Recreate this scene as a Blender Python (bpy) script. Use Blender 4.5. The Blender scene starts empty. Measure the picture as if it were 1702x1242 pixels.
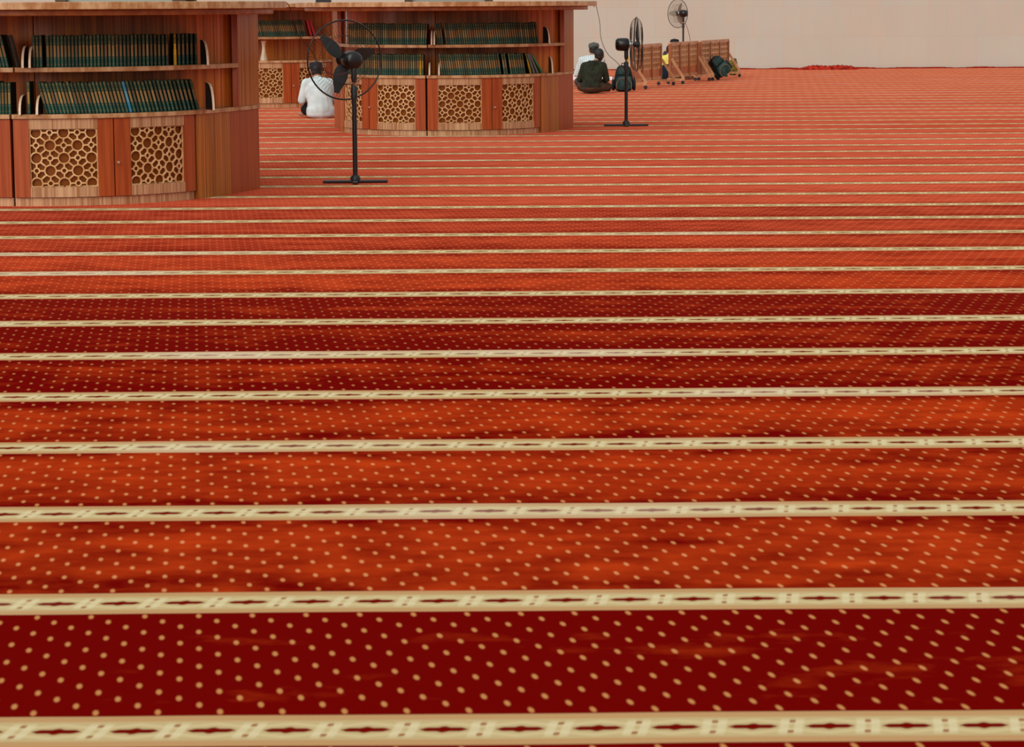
import bpy, bmesh, math, random
from math import sin, cos, pi, radians as R, sqrt, atan2
from mathutils import Matrix, Vector
random.seed(7)
S = bpy.context.scene
C = S.collection

# ------------------------------------------------------------------ camera, light, exposure
H = 1.55
cam_d = bpy.data.cameras.new('camera'); cam = bpy.data.objects.new('camera', cam_d); C.objects.link(cam)
cam_d.sensor_width = 36; cam_d.lens = 4331 / 1702 * 36; cam_d.clip_end = 300
cam.matrix_world = Matrix.Translation((0, 0, H)) @ Matrix.Rotation(R(90 - 8.057), 4, 'X') @ Matrix.Rotation(-0.0056, 4, 'Z')
cam_d.dof.use_dof = True; cam_d.dof.focus_distance = 24; cam_d.dof.aperture_fstop = 13
S.camera = cam
w = bpy.data.worlds.new('hall_daylight'); S.world = w; w.use_nodes = True
nt = w.node_tree; bg = nt.nodes['Background']
tc = nt.nodes.new('ShaderNodeTexCoord'); sp = nt.nodes.new('ShaderNodeSeparateXYZ'); rp = nt.nodes.new('ShaderNodeValToRGB')
nt.links.new(tc.outputs['Generated'], sp.inputs[0]); nt.links.new(sp.outputs['Z'], rp.inputs[0]); nt.links.new(rp.outputs[0], bg.inputs[0])
rp.color_ramp.elements[0].position = 0.0; rp.color_ramp.elements[0].color = (.80, .80, .80, 1)
rp.color_ramp.elements[1].position = 0.7; rp.color_ramp.elements[1].color = (1.0, 1.0, .97, 1)
bg.inputs[1].default_value = 0.62
sd = bpy.data.lights.new('sun', 'SUN'); sun = bpy.data.objects.new('sun', sd); C.objects.link(sun)
sd.energy = 2.35; sd.angle = R(60); sd.color = (1, .97, .92)
sun.rotation_euler = Vector((-.34, -.76, .50)).to_track_quat('Z', 'Y').to_euler()
S.view_settings.view_transform = 'Standard'; S.view_settings.look = 'None'; S.view_settings.gamma = 1
S.view_settings.use_curve_mapping = False; S.view_settings.exposure = 0.0

# ------------------------------------------------------------------ materials
def lin(c): return tuple((v / 255 / 12.92 if v / 255 <= .04045 else ((v / 255 + .055) / 1.055) ** 2.4) for v in c) + (1,)
def mat(name, rgb, rough=.5, metal=0., spec=.5, **k):
    m = bpy.data.materials.new(name); m.use_nodes = True; b = m.node_tree.nodes['Principled BSDF']
    b.inputs['Base Color'].default_value = lin(rgb); b.inputs['Roughness'].default_value = rough
    b.inputs['Metallic'].default_value = metal; b.inputs['Specular IOR Level'].default_value = spec
    for kk, v in k.items(): b.inputs[kk.replace('_', ' ')].default_value = v
    return m
class NT:
    def __init__(s, m): s.t = m.node_tree; s.b = s.t.nodes['Principled BSDF']
    def n(s, typ, **k):
        x = s.t.nodes.new(typ)
        for a, v in k.items(): setattr(x, a, v)
        return x
    def put(s, sock, v):
        if hasattr(v, 'is_output') or isinstance(v, bpy.types.NodeSocket): s.t.links.new(v, sock)
        else: sock.default_value = v
    def m(s, op, a, b=0., c=None):
        x = s.n('ShaderNodeMath', operation=op); s.put(x.inputs[0], a); s.put(x.inputs[1], b)
        if c is not None: s.put(x.inputs[2], c)
        return x.outputs[0]
    def mix(s, f, a, b, blend='MIX'):
        x = s.n('ShaderNodeMix', data_type='RGBA', blend_type=blend); s.put(x.inputs[0], f); s.put(x.inputs[6], a); s.put(x.inputs[7], b)
        return x.outputs[2]
    def noise(s, vec, scale, detail=2., rough=.5):
        x = s.n('ShaderNodeTexNoise'); s.put(x.inputs['Vector'], vec); x.inputs['Scale'].default_value = scale
        x.inputs['Detail'].default_value = detail; x.inputs['Roughness'].default_value = rough
        return x.outputs[0]
    def ss(s, v, e0, e1):   # smoothstep
        x = s.n('ShaderNodeMapRange', interpolation_type='SMOOTHSTEP'); s.put(x.inputs[0], v)
        x.inputs[1].default_value = e0; x.inputs[2].default_value = e1
        return x.outputs[0]
    def mapv(s, vec, sc):
        x = s.n('ShaderNodeMapping'); s.put(x.inputs[0], vec); x.inputs['Scale'].default_value = sc
        return x.outputs[0]
def wood(name, c1, c2, rough=.35, sc=(38, 38, 1.2), coat=.10):
    m = mat(name, c1, rough, 0, .25); t = NT(m); tcn = t.n('ShaderNodeTexCoord').outputs['Object']
    f = t.noise(t.mapv(tcn, sc), 1.0, 3, .6)
    g = t.noise(t.mapv(tcn, tuple(v * .22 for v in sc)), 1.0, 1, .5)
    f = t.ss(t.m('ADD', t.m('MULTIPLY', f, .7), t.m('MULTIPLY', g, .3)), .36, .64)
    t.t.links.new(t.mix(f, lin(c1), lin(c2)), t.b.inputs['Base Color'])
    t.b.inputs['Coat Weight'].default_value = coat; t.b.inputs['Coat Roughness'].default_value = .25
    return m
M = {}
M['stile'] = wood('red_brown_veneer', (166, 78, 32), (142, 58, 20))
M['rib'] = wood('ribbed_veneer', (188, 112, 38), (128, 66, 16), sc=(60, 60, .6))
M['rail'] = wood('pale_veneer', (198, 158, 118), (150, 100, 64), sc=(45, 45, .8))
M['edge'] = wood('board_edge', (198, 158, 116), (158, 104, 58), sc=(14, 14, 6))
M['moulding'] = wood('brown_moulding', (168, 102, 46), (136, 72, 24), sc=(10, 10, 12))
M['backp'] = wood('dark_red_veneer', (206, 116, 38), (142, 68, 14), sc=(55, 55, .7))
M['lattice'] = wood('tan_lattice', (222, 182, 130), (192, 144, 90), sc=(20, 20, 20))
M['amber'] = mat('amber_backing', (122, 62, 8), .6, 0, .2)
M['dark'] = mat('dark_gap', (20, 12, 8), .8)
M['steel'] = mat('steel_cladding', (150, 152, 142), .4, .3)
M['bronze'] = mat('bronze_strip', (82, 62, 44), .5, .3)
M['knob'] = mat('nickel_knob', (220, 215, 200), .2, .8)
M['black'] = mat('black_enamel', (13, 14, 15), .3)
M['blackmat'] = mat('black_plastic', (18, 19, 20), .5)
M['wire'] = mat('grille_wire', (52, 46, 42), .4, .5)
M['copper'] = mat('copper_tube', (120, 78, 52), .35, .5)
M['chrome'] = mat('chrome', (200, 205, 205), .2, .9)
M['bladem'] = mat('fan_blade_metal', (42, 46, 46), .35, .4)
M['blade_pale'] = mat('pale_fan_blade', (168, 156, 136), .5)
M['cream'] = wood('pale_divider_edge', (226, 206, 178), (200, 172, 140), sc=(20, 20, 5))
M['screenw'] = wood('screen_wood', (200, 152, 110), (172, 118, 78), sc=(20, 20, 2))
M['screend'] = wood('screen_post_wood', (150, 84, 46), (124, 62, 30), sc=(20, 20, 2))
M['screenp'] = wood('screen_lattice_wood', (206, 156, 106), (180, 124, 76), sc=(20, 20, 4))
M['screenlow'] = wood('screen_lower_wood', (192, 112, 70), (158, 82, 46), sc=(16, 16, 2))
M['void'] = mat('lattice_opening', (70, 40, 18), .8)
M['skin'] = mat('skin', (168, 112, 82), .55)
M['hair'] = mat('black_hair', (16, 14, 14), .6)
M['page'] = mat('paper', (205, 190, 150), .8)
M['white'] = mat('white_board', (232, 232, 234), .5)

def fabric(name, rgb, dark=None, rough=.9, sc=30):
    m = mat(name, rgb, rough, 0, .2); t = NT(m); o = t.n('ShaderNodeTexCoord').outputs['Object']
    f = t.noise(o, sc, 3)
    d = dark or tuple(int(v * .8) for v in rgb)
    t.t.links.new(t.mix(t.ss(f, .35, .65), lin(rgb), lin(d)), t.b.inputs['Base Color'])
    return m
def check_shirt():
    m = mat('pale_blue_check', (200, 214, 214), .9, 0, .2); t = NT(m); o = t.n('ShaderNodeTexCoord').outputs['Object']
    s_ = t.n('ShaderNodeSeparateXYZ'); t.put(s_.inputs[0], o)
    a = t.m('LESS_THAN', t.m('FRACT', t.m('MULTIPLY', s_.outputs['X'], 28.)), .35)
    b = t.m('LESS_THAN', t.m('FRACT', t.m('MULTIPLY', s_.outputs['Z'], 28.)), .35)
    f = t.m('MULTIPLY', t.m('ADD', a, b), .5)
    t.t.links.new(t.mix(f, lin((214, 224, 222)), lin((150, 178, 186))), t.b.inputs['Base Color'])
    return m

def book_mat(name, top, mid, low, cover):
    m = mat(name, cover, .6, 0, .2); t = NT(m)
    s_ = t.n('ShaderNodeSeparateXYZ'); t.put(s_.inputs[0], t.n('ShaderNodeTexCoord').outputs['Object'])
    z, y, x = s_.outputs['Z'], s_.outputs['Y'], s_.outputs['X']
    rnd = t.n('ShaderNodeObjectInfo').outputs['Random']
    inm = t.m('MULTIPLY', t.m('GREATER_THAN', z, .080), t.m('LESS_THAN', z, .172))
    c = t.mix(t.m('GREATER_THAN', z, .126), lin(low), lin(top))
    midc = t.mix(rnd, lin(mid[0]), lin(mid[1]))
    # gold panel keeps a dark green border on both sides of the spine, and thin gold rules above and below
    inx = t.m('LESS_THAN', t.m('ABSOLUTE', x), .0078)
    c = t.mix(t.m('MULTIPLY', inm, inx), c, midc)
    for zz in (.022, .066, .188, .232):
        ln = t.m('MULTIPLY', t.m('LESS_THAN', t.m('ABSOLUTE', t.m('SUBTRACT', z, zz)), .003), inx)
        c = t.mix(t.m('MULTIPLY', ln, .55), c, midc)
    orn = t.m('MULTIPLY', t.m('LESS_THAN', t.m('ABSOLUTE', x), .004), t.m('SUBTRACT', 1., inm))
    c = t.mix(t.m('MULTIPLY', orn, .28), c, midc)
    front = t.m('LESS_THAN', y, .012)
    c = t.mix(front, lin(cover), c)
    v = t.m('MULTIPLY_ADD', t.m('FRACT', t.m('MULTIPLY', rnd, 17.3)), .7, .65)
    hsv = t.n('ShaderNodeHueSaturation'); t.put(hsv.inputs['Value'], v); t.put(hsv.inputs['Color'], c)
    t.t.links.new(hsv.outputs[0], t.b.inputs['Base Color'])
    return m
M['book'] = book_mat('green_gold_binding', (26, 56, 40), ((144, 110, 56), (122, 86, 58)), (8, 66, 56), (8, 20, 14))
M['book_blue'] = book_mat('blue_binding', (40, 90, 110), ((90, 130, 140), (90, 130, 140)), (30, 100, 130), (14, 30, 40))
M['book_yellow'] = book_mat('yellow_binding', (60, 60, 24), ((196, 150, 24), (206, 160, 20)), (160, 130, 30), (20, 20, 14))
M['book_olive'] = book_mat('olive_binding', (88, 100, 40), ((130, 130, 60), (130, 130, 60)), (70, 96, 44), (30, 40, 20))
M['book_red'] = mat('red_binding', (176, 18, 22), .5)
M['book_green'] = mat('bright_green_binding', (52, 110, 62), .5)
M['book_grey'] = mat('grey_binding', (96, 88, 84), .6)
M['book_brown'] = mat('dark_brown_binding', (46, 34, 14), .5)

P_ = 1.2246; Y0 = 5.47
def carpet_mat():
    m = mat('striped_prayer_carpet', (160, 30, 10), .95, 0, .0); t = NT(m)
    s_ = t.n('ShaderNodeSeparateXYZ'); o = t.n('ShaderNodeTexCoord').outputs['Object']; t.put(s_.inputs[0], o)
    X, Y = s_.outputs['X'], s_.outputs['Y']
    wob = t.m('MULTIPLY', t.m('SUBTRACT', t.noise(t.mapv(o, (.9, .35, 1)), 1., 2), .5), .035)
    Yr = t.m('ADD', t.m('SUBTRACT', Y, t.m('MULTIPLY', X, .0061)), wob)
    q = t.m('DIVIDE', t.m('SUBTRACT', Yr, Y0), P_)          # integer at stripe centres
    qs = t.m('ADD', q, .5); idx = t.m('FLOOR', qs); v = t.m('MULTIPLY', t.m('SUBTRACT', t.m('FRACT', qs), .5), P_)  # metres from stripe centre
    av = t.m('ABSOLUTE', v)
    stripe = t.m('SUBTRACT', 1., t.ss(av, .116, .124))
    # band between stripes
    bi = t.m('FLOOR', q); bv = t.m('MULTIPLY', t.m('FRACT', q), P_)    # 0..P, field = .122 .. P-.122
    # ---- field colour : strip tones, with pile-lean shading and sheen put into the colour
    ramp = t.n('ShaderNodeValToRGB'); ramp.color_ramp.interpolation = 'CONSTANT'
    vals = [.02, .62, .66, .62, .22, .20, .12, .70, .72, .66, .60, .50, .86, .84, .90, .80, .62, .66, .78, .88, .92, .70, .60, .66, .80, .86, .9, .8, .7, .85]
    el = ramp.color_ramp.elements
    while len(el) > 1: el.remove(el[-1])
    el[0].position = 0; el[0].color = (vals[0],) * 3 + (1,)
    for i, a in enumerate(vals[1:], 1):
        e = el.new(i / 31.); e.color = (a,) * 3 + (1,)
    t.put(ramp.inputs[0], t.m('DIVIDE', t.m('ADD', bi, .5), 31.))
    wn = t.noise(t.mapv(o, (1.1, 5.5, 1)), 1., 4, .62)
    wn2 = t.noise(t.mapv(o, (.25, 1.4, 1)), 1., 2, .5)
    wn3 = t.noise(t.mapv(o, (3.6, 4.6, 1)), 1., 4, .6)
    nn = t.m('ADD', t.m('ADD', t.m('MULTIPLY', t.m('SUBTRACT', wn, .5), 1.2), t.m('MULTIPLY', t.m('SUBTRACT', wn3, .5), 1.7)), t.m('MULTIPLY', t.m('SUBTRACT', wn2, .5), 1.1))
    # field colour darker towards each stripe edge
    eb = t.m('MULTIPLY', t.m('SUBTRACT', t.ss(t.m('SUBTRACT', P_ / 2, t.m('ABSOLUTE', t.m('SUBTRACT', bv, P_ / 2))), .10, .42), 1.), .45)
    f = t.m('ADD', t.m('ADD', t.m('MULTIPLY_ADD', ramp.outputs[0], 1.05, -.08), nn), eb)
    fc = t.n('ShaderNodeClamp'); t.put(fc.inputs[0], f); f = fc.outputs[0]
    bright = t.mix(t.ss(Y, 10., 30.), lin((190, 60, 16)), lin((213, 100, 74)))  # far pile paler and pinker: grazing sheen and haze painted into the colour
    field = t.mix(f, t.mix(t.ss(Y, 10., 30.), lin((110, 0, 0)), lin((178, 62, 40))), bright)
    # ---- dots
    rs = (P_ - .245) / 17
    row = t.m('DIVIDE', t.m('SUBTRACT', bv, .122), rs); ri = t.m('FLOOR', row); rv = t.m('MULTIPLY', t.m('SUBTRACT', t.m('FRACT', row), .5), rs)
    u = t.m('ADD', t.m('SUBTRACT', X, t.m('MULTIPLY', Y, -.120)), .0465)
    u = t.m('ADD', u, t.m('MULTIPLY', ri, .046)); 
    uu = t.m('MULTIPLY', t.m('SUBTRACT', t.m('FRACT', t.m('DIVIDE', u, .138)), .5), .138)
    dd = t.m('SQRT', t.m('ADD', t.m('POWER', t.m('DIVIDE', uu, .0078), 2.), t.m('POWER', t.m('DIVIDE', rv, .026), 2.)))
    dot = t.m('SUBTRACT', 1., t.ss(dd, .45, 1.2))
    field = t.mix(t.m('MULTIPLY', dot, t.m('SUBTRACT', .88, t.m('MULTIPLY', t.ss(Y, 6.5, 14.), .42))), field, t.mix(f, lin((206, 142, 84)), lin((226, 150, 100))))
    # ---- stripe motif
    um = t.m('SUBTRACT', X, t.m('MULTIPLY', Y, .14)); um = t.m('ADD', um, t.m('MULTIPLY', idx, .047))
    um = t.m('ADD', um, t.m('MULTIPLY', t.m('SUBTRACT', t.noise(t.mapv(o, (3, 9, 1)), 1., 1), .5), .010))
    mu = t.m('MULTIPLY', t.m('SUBTRACT', t.m('FRACT', t.m('DIVIDE', um, .167)), .5), .167)   # 0 at spindle centre
    amu = t.m('ABSOLUTE', mu)
    # spindle: half length .050, thickness bulging in the middle
    th = t.m('ADD', t.m('MULTIPLY', .013, t.m('SUBTRACT', 1., t.ss(amu, .035, .056))), t.m('MULTIPLY', .009, t.m('SUBTRACT', 1., t.ss(amu, .0, .016))))
    th = t.m('ADD', th, .001)
    spin = t.m('MULTIPLY', t.m('LESS_THAN', amu, .054), t.m('SUBTRACT', 1., t.ss(t.m('DIVIDE', av, th), .8, 1.35)))
    ee = t.m('SUBTRACT', .0835, amu)    # distance from the joint between motifs
    pair = t.m('MULTIPLY', t.m('LESS_THAN', ee, .0065), t.m('SUBTRACT', 1., t.ss(t.m('ABSOLUTE', t.m('SUBTRACT', av, .040)), .006, .013)))
    halo = t.m('MULTIPLY', t.m('SUBTRACT', 1., t.ss(t.m('ABSOLUTE', t.m('SUBTRACT', ee, .016)), .006, .014)), t.m('SUBTRACT', 1., t.ss(av, .04, .075)))
    lozt = t.m('SUBTRACT', 1., t.ss(t.m('ABSOLUTE', t.m('SUBTRACT', av, t.m('SUBTRACT', .052, t.m('MULTIPLY', amu, .35)))), .006, .016))
    edge = t.ss(av, .070, .085)
    lines = t.m('MULTIPLY', t.m('GREATER_THAN', t.m('SINE', t.m('MULTIPLY', av, 420.)), .2), .45)
    sc_ = t.mix(edge, lin((196, 174, 126)), lin((194, 156, 108)))
    sc_ = t.mix(t.m('MULTIPLY', lines, edge), sc_, lin((176, 120, 78)))
    sc_ = t.mix(t.m('MULTIPLY', lozt, .6), sc_, lin((214, 198, 152)))
    sc_ = t.mix(t.m('MULTIPLY', halo, .6), sc_, lin((222, 212, 172)))
    sc_ = t.mix(t.m('MULTIPLY', pair, .75), sc_, lin((140, 60, 30)))
    sc_ = t.mix(spin, sc_, lin((112, 6, 0)))
    pk = t.ss(t.noise(t.mapv(o, (.5, .8, 1)), 1., 2), .5, .7)
    sc_ = t.mix(t.m('MULTIPLY', pk, .35), sc_, lin((226, 206, 186)))
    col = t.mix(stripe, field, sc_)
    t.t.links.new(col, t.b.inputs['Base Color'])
    t.b.inputs['Sheen Weight'].default_value = .01; t.b.inputs['Sheen Roughness'].default_value = .45; t.b.inputs['Sheen Tint'].default_value = lin((255, 190, 165))
    # pile relief
    bump = t.n('ShaderNodeBump'); bump.inputs['Strength'].default_value = .25; bump.inputs['Distance'].default_value = .01
    t.put(bump.inputs['Height'], t.m('ADD', wn, t.m('MULTIPLY', stripe, .3)))
    t.t.links.new(bump.outputs[0], t.b.inputs['Normal'])
    return m
def wall_mat():
    m = mat('beige_stone_cladding', (196, 176, 156), .75, 0, .2); t = NT(m)
    o = t.n('ShaderNodeTexCoord').outputs['Object']; s_ = t.n('ShaderNodeSeparateXYZ'); t.put(s_.inputs[0], o)
    cb = t.n('ShaderNodeCombineXYZ'); t.put(cb.inputs[0], s_.outputs['X']); t.put(cb.inputs[1], t.m('SUBTRACT', s_.outputs['Z'], .06))
    br = t.n('ShaderNodeTexBrick'); t.put(br.inputs['Vector'], cb.outputs[0]); br.offset = .37
    br.inputs['Scale'].default_value = 1; br.inputs['Brick Width'].default_value = 1.15; br.inputs['Row Height'].default_value = .705
    br.inputs['Mortar Size'].default_value = .006; br.inputs['Color1'].default_value = lin((184, 181, 169)); br.inputs['Color2'].default_value = lin((186, 176, 160))
    br.inputs['Mortar'].default_value = lin((182, 170, 154))
    f = t.noise(t.mapv(o, (1.2, 1, .5)), 1., 4, .6)
    c = t.mix(t.m('MULTIPLY', t.ss(f, .35, .7), .45), br.outputs[0], lin((178, 172, 160)))
    g = t.noise(t.mapv(o, (9, 1, 1.5)), 1., 3, .6)
    c = t.mix(t.m('MULTIPLY', t.ss(g, .45, .75), .3), c, lin((200, 170, 146)))
    t.t.links.new(c, t.b.inputs['Base Color'])
    return m
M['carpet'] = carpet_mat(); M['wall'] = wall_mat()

# ------------------------------------------------------------------ mesh helpers
class MB:
    def __init__(s): s.v = []; s.f = []; s.mi = []; s.cur = 0
    def add(s, vs, fs):
        b = len(s.v); s.v += [tuple(x) for x in vs]; s.f += [tuple(b + i for i in f) for f in fs]; s.mi += [s.cur] * len(fs)
    def prism(s, pts, z0, z1):
        n = len(pts)
        s.add([(x, y, z0) for x, y in pts] + [(x, y, z1) for x, y in pts],
              [tuple(range(n))[::-1], tuple(range(n, 2 * n))] + [(i, (i + 1) % n, n + (i + 1) % n, n + i) for i in range(n)])
    def box(s, c, d, rot=None):
        vs = [Vector((sx * d[0] / 2, sy * d[1] / 2, sz * d[2] / 2)) for sx in (-1, 1) for sy in (-1, 1) for sz in (-1, 1)]
        if rot is not None: vs = [rot @ v for v in vs]
        s.add([v + Vector(c) for v in vs], [(0, 1, 3, 2), (4, 6, 7, 5), (0, 4, 5, 1), (2, 3, 7, 6), (0, 2, 6, 4), (1, 5, 7, 3)])
    def arc(s, r0, r1, a0, a1, z0, z1, n=12):   # curved slab
        vs = []
        for i in range(n + 1):
            a = R(a0 + (a1 - a0) * i / n)
            for r, z in ((r0, z0), (r1, z0), (r1, z1), (r0, z1)): vs.append((r * sin(a), -r * cos(a), z))
        fs = [(0, 1, 2, 3), tuple(4 * n + k for k in (3, 2, 1, 0))]
        for i in range(n):
            for k in range(4): fs.append((4 * i + k, 4 * i + 4 + k, 4 * i + 4 + (k + 1) % 4, 4 * i + (k + 1) % 4))
        s.add(vs, fs)
    def tube(s, pts, r, n=8, close=False):
        pts = [Vector(p) for p in pts]; N = len(pts); rs = r if isinstance(r, (list, tuple)) else [r] * N
        vs = []; up = None
        for i, p in enumerate(pts):
            a = pts[(i - 1) % N] if (close or i > 0) else p; b = pts[(i + 1) % N] if (close or i < N - 1) else p
            d = (b - a).normalized()
            if up is None: up = Vector((0, 0, 1)) if abs(d.z) < .9 else Vector((1, 0, 0))
            x = d.cross(up).normalized(); up = x.cross(d).normalized()
            for k in range(n):
                t = 2 * pi * k / n; vs.append(p + (x * cos(t) + up * sin(t)) * rs[i])
        fs = []
        for i in range(N if close else N - 1):
            for k in range(n):
                j = (i + 1) % N
                fs.append((i * n + k, i * n + (k + 1) % n, j * n + (k + 1) % n, j * n + k))
        if not close: fs += [tuple(range(n))[::-1], tuple((N - 1) * n + k for k in range(n))]
        s.add(vs, fs)
    def lathe(s, prof, n=24, mtx=None):   # prof: (r, z)
        vs = []; N = len(prof)
        for r, z in prof:
            for k in range(n): vs.append(Vector((r * cos(2 * pi * k / n), r * sin(2 * pi * k / n), z)))
        if mtx is not None: vs = [mtx @ v for v in vs]
        fs = [(i * n + k, i * n + (k + 1) % n, (i + 1) * n + (k + 1) % n, (i + 1) * n + k) for i in range(N - 1) for k in range(n)]
        fs += [tuple(range(n))[::-1], tuple((N - 1) * n + k for k in range(n))]
        s.add(vs, fs)
    def sup(s, c, r, e1=1., e2=1., rot=None, nu=24, nv=14):    # superellipsoid
        def p(a, e): return math.copysign(abs(a) ** e, a)
        vs = []
        for i in range(1, nv):
            t = -pi / 2 + pi * i / nv
            for k in range(nu):
                u = 2 * pi * k / nu; vs.append(Vector((r[0] * p(cos(t), e1) * p(cos(u), e2), r[1] * p(cos(t), e1) * p(sin(u), e2), r[2] * p(sin(t), e1))))
        vs += [Vector((0, 0, -r[2])), Vector((0, 0, r[2]))]
        if rot is not None: vs = [rot @ v for v in vs]
        fs = [(i * nu + k, i * nu + (k + 1) % nu, (i + 1) * nu + (k + 1) % nu, (i + 1) * nu + k) for i in range(nv - 2) for k in range(nu)]
        b = len(vs) - 2
        fs += [(b, (k + 1) % nu, k) for k in range(nu)] + [(b + 1, (nv - 2) * nu + k, (nv - 2) * nu + (k + 1) % nu) for k in range(nu)]
        s.add([v + Vector(c) for v in vs], fs)
    def cap(s, a, b, ra, rb, n=14):    # tapered capsule
        a, b = Vector(a), Vector(b); d = (b - a); L = d.length; d.normalize()
        q = d.to_track_quat('Z', 'Y').to_matrix(); prof = []
        for i in range(1, 7): t = -pi / 2 + pi / 2 * i / 6; prof.append((ra * cos(t), ra * sin(t)))
        for i in range(0, 6): t = pi / 2 * i / 6; prof.append((rb * cos(t), L + rb * sin(t)))
        s.lathe(prof, n, Matrix.Translation(a) @ q.to_4x4())
    def build(s, name, mats, parent=None, smooth=False, loc=None):
        me = bpy.data.meshes.new(name); me.from_pydata(s.v, [], s.f)
        mats = mats if isinstance(mats, (list, tuple)) else [mats]
        for m in mats: me.materials.append(m)
        if len(mats) > 1:
            for p, i in zip(me.polygons, s.mi): p.material_index = i
        bm = bmesh.new(); bm.from_mesh(me); bmesh.ops.recalc_face_normals(bm, faces=bm.faces); bm.to_mesh(me); bm.free()
        if smooth:
            me.polygons.foreach_set('use_smooth', [True] * len(me.polygons))
            try: me.set_sharp_from_angle(angle=R(40))
            except Exception: pass
        o = bpy.data.objects.new(name, me); C.objects.link(o)
        if parent: o.parent = parent
        if loc: o.location = loc
        return o
def tag(o, label=None, cat=None, group=None, kind=None):
    for k, v in (('label', label), ('category', cat), ('group', group), ('kind', kind)):
        if v: o[k] = v
    return o
def empty(name, loc, rz=0, **k):
    o = bpy.data.objects.new(name, None); C.objects.link(o); o.location = loc; o.rotation_euler = (0, 0, rz); o.empty_display_size = .1
    return tag(o, **k)
def dup(o, parent=None):
    c = o.copy(); C.objects.link(c)
    if parent: c.parent = parent
    for ch in kids.get(o.name, []): dup_child(ch, c)
    return c
def children(o): return [c for c in C.objects if c.parent == o]
def dup_tree(o, parent=None):
    ch = children(o); c = o.copy(); C.objects.link(c); c.parent = parent
    for x in ch: dup_tree(x, c)
    return c
def bevel(o, w=.004, seg=2):
    m = o.modifiers.new('b', 'BEVEL'); m.width = w; m.segments = seg; m.limit_method = 'ANGLE'; return o
# pixel of the 1702x1242 frame -> lateral position at a given distance d (measured along the view, on level ground)
def gx(px, d): return (px - 851) * d / 4331
def gy(d): return d * 1.02 - .222      # depth figure -> distance along the floor

# ------------------------------------------------------------------ the setting
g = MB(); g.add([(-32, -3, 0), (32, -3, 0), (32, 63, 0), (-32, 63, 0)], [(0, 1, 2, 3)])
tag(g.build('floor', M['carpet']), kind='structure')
WY = gy(61.3)
g = MB(); g.box((0, WY + .15, 4.5), (64, .3, 9)); tag(g.build('wall_back', M['wall']), kind='structure')
g = MB()
n = 240
for i in range(n):
    x0 = -20 + 40 * i / n; h_ = .028 + .012 * sin(i * .9) * sin(i * .23)
    g.box((x0 + .0835, WY - .03, h_ / 2), (40 / n, .06, h_))
tag(g.build('baseboard_back', fabric('carpet_edge', (150, 26, 12), (120, 14, 6), sc=12)), kind='structure')

# ------------------------------------------------------------------ curved bookcases
def pol(r, a): return (r * sin(R(a)), -r * cos(R(a)))
def lattice_mesh(w, h, cell):
    """interlaced rings on a flat panel: big rings and small rings in a chequer, joined by struts; x in -w/2..w/2, z in 0..h"""
    m = MB(); y0, y1 = -.006, .004
    def clampv(v): return (max(-w / 2, min(w / 2, v[0])), v[1], max(0, min(h, v[2])))
    def ring(cx, cz, ro, ri, n=20):
        vs = []
        for k in range(n):
            t = 2 * pi * k / n
            for r, y in ((ro, y0), (ri, y0), (ri, y1), (ro, y1)): vs.append(clampv((cx + r * cos(t), y, cz + r * sin(t))))
        m.add(vs, [(4 * k + q, 4 * ((k + 1) % n) + q, 4 * ((k + 1) % n) + (q + 1) % 4, 4 * k + (q + 1) % 4) for k in range(n) for q in range(4)])
    def strut(a, b, wd=.009):
        ax, az = a; bx, bz = b
        if not (-w / 2 <= (ax + bx) / 2 <= w / 2 and 0 <= (az + bz) / 2 <= h): return
        d = Vector((bx - ax, 0, bz - az)).normalized(); n_ = Vector((-d.z, 0, d.x)) * wd / 2
        vs = []
        for y in (y0, y1):
            for p, s_ in (((ax, az), 1), ((bx, bz), 1), ((bx, bz), -1), ((ax, az), -1)):
                vs.append(clampv((p[0] + n_.x * s_, y, p[1] + n_.z * s_)))
        m.add(vs, [(0, 1, 2, 3), (7, 6, 5, 4), (0, 4, 5, 1), (2, 6, 7, 3), (1, 5, 6, 2), (0, 3, 7, 4)])
    nx = 2; cz0 = h / 2
    for i in range(-nx - 1, nx + 2):
        for j in range(-3, 4):
            cx, cz = i * cell, cz0 + j * cell * .93
            if abs(cx) > w / 2 + .03 or cz < -.035 or cz > h + .035: continue
            big = (i + j) % 2 == 0
            if big: ring(cx, cz, .0500, .0395, 24)
            else:
                ring(cx, cz, .0275, .0160, 14)
                for dx, dz in ((1, 0), (-1, 0), (0, 1), (0, -1)):
                    strut((cx + dx * .024, cz + dz * .024), (cx + dx * (cell - .044), cz + dz * (cell * .93 - .044)), .013)
            if big:
                for dx, dz in ((1, 1), (1, -1)):
                    q = .0445 * .7071
                    strut((cx + dx * q, cz + dz * q), (cx + dx * (cell - q), cz + dz * (cell * .93 - q)), .013)
    m.box((0, -.001, .004), (w, .012, .008)); m.box((0, -.001, h - .004), (w, .012, .008))
    m.box((-w / 2 + .004, -.001, h / 2), (.008, .012, h)); m.box((w / 2 - .004, -.001, h / 2), (.008, .012, h))
    return m
LW, LZ0, LZ1 = .530, .150, .605
def bent(m, r, a):   # wrap the flat panel on the cylinder
    out = MB(); out.f = m.f; out.mi = m.mi
    for x, y, z in m.v:
        t = R(a) + x / r; rr = r - y; out.v.append((rr * sin(t), -rr * cos(t), z + LZ0))
    return out
flat = lattice_mesh(LW, LZ1 - LZ0, .107)
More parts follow.
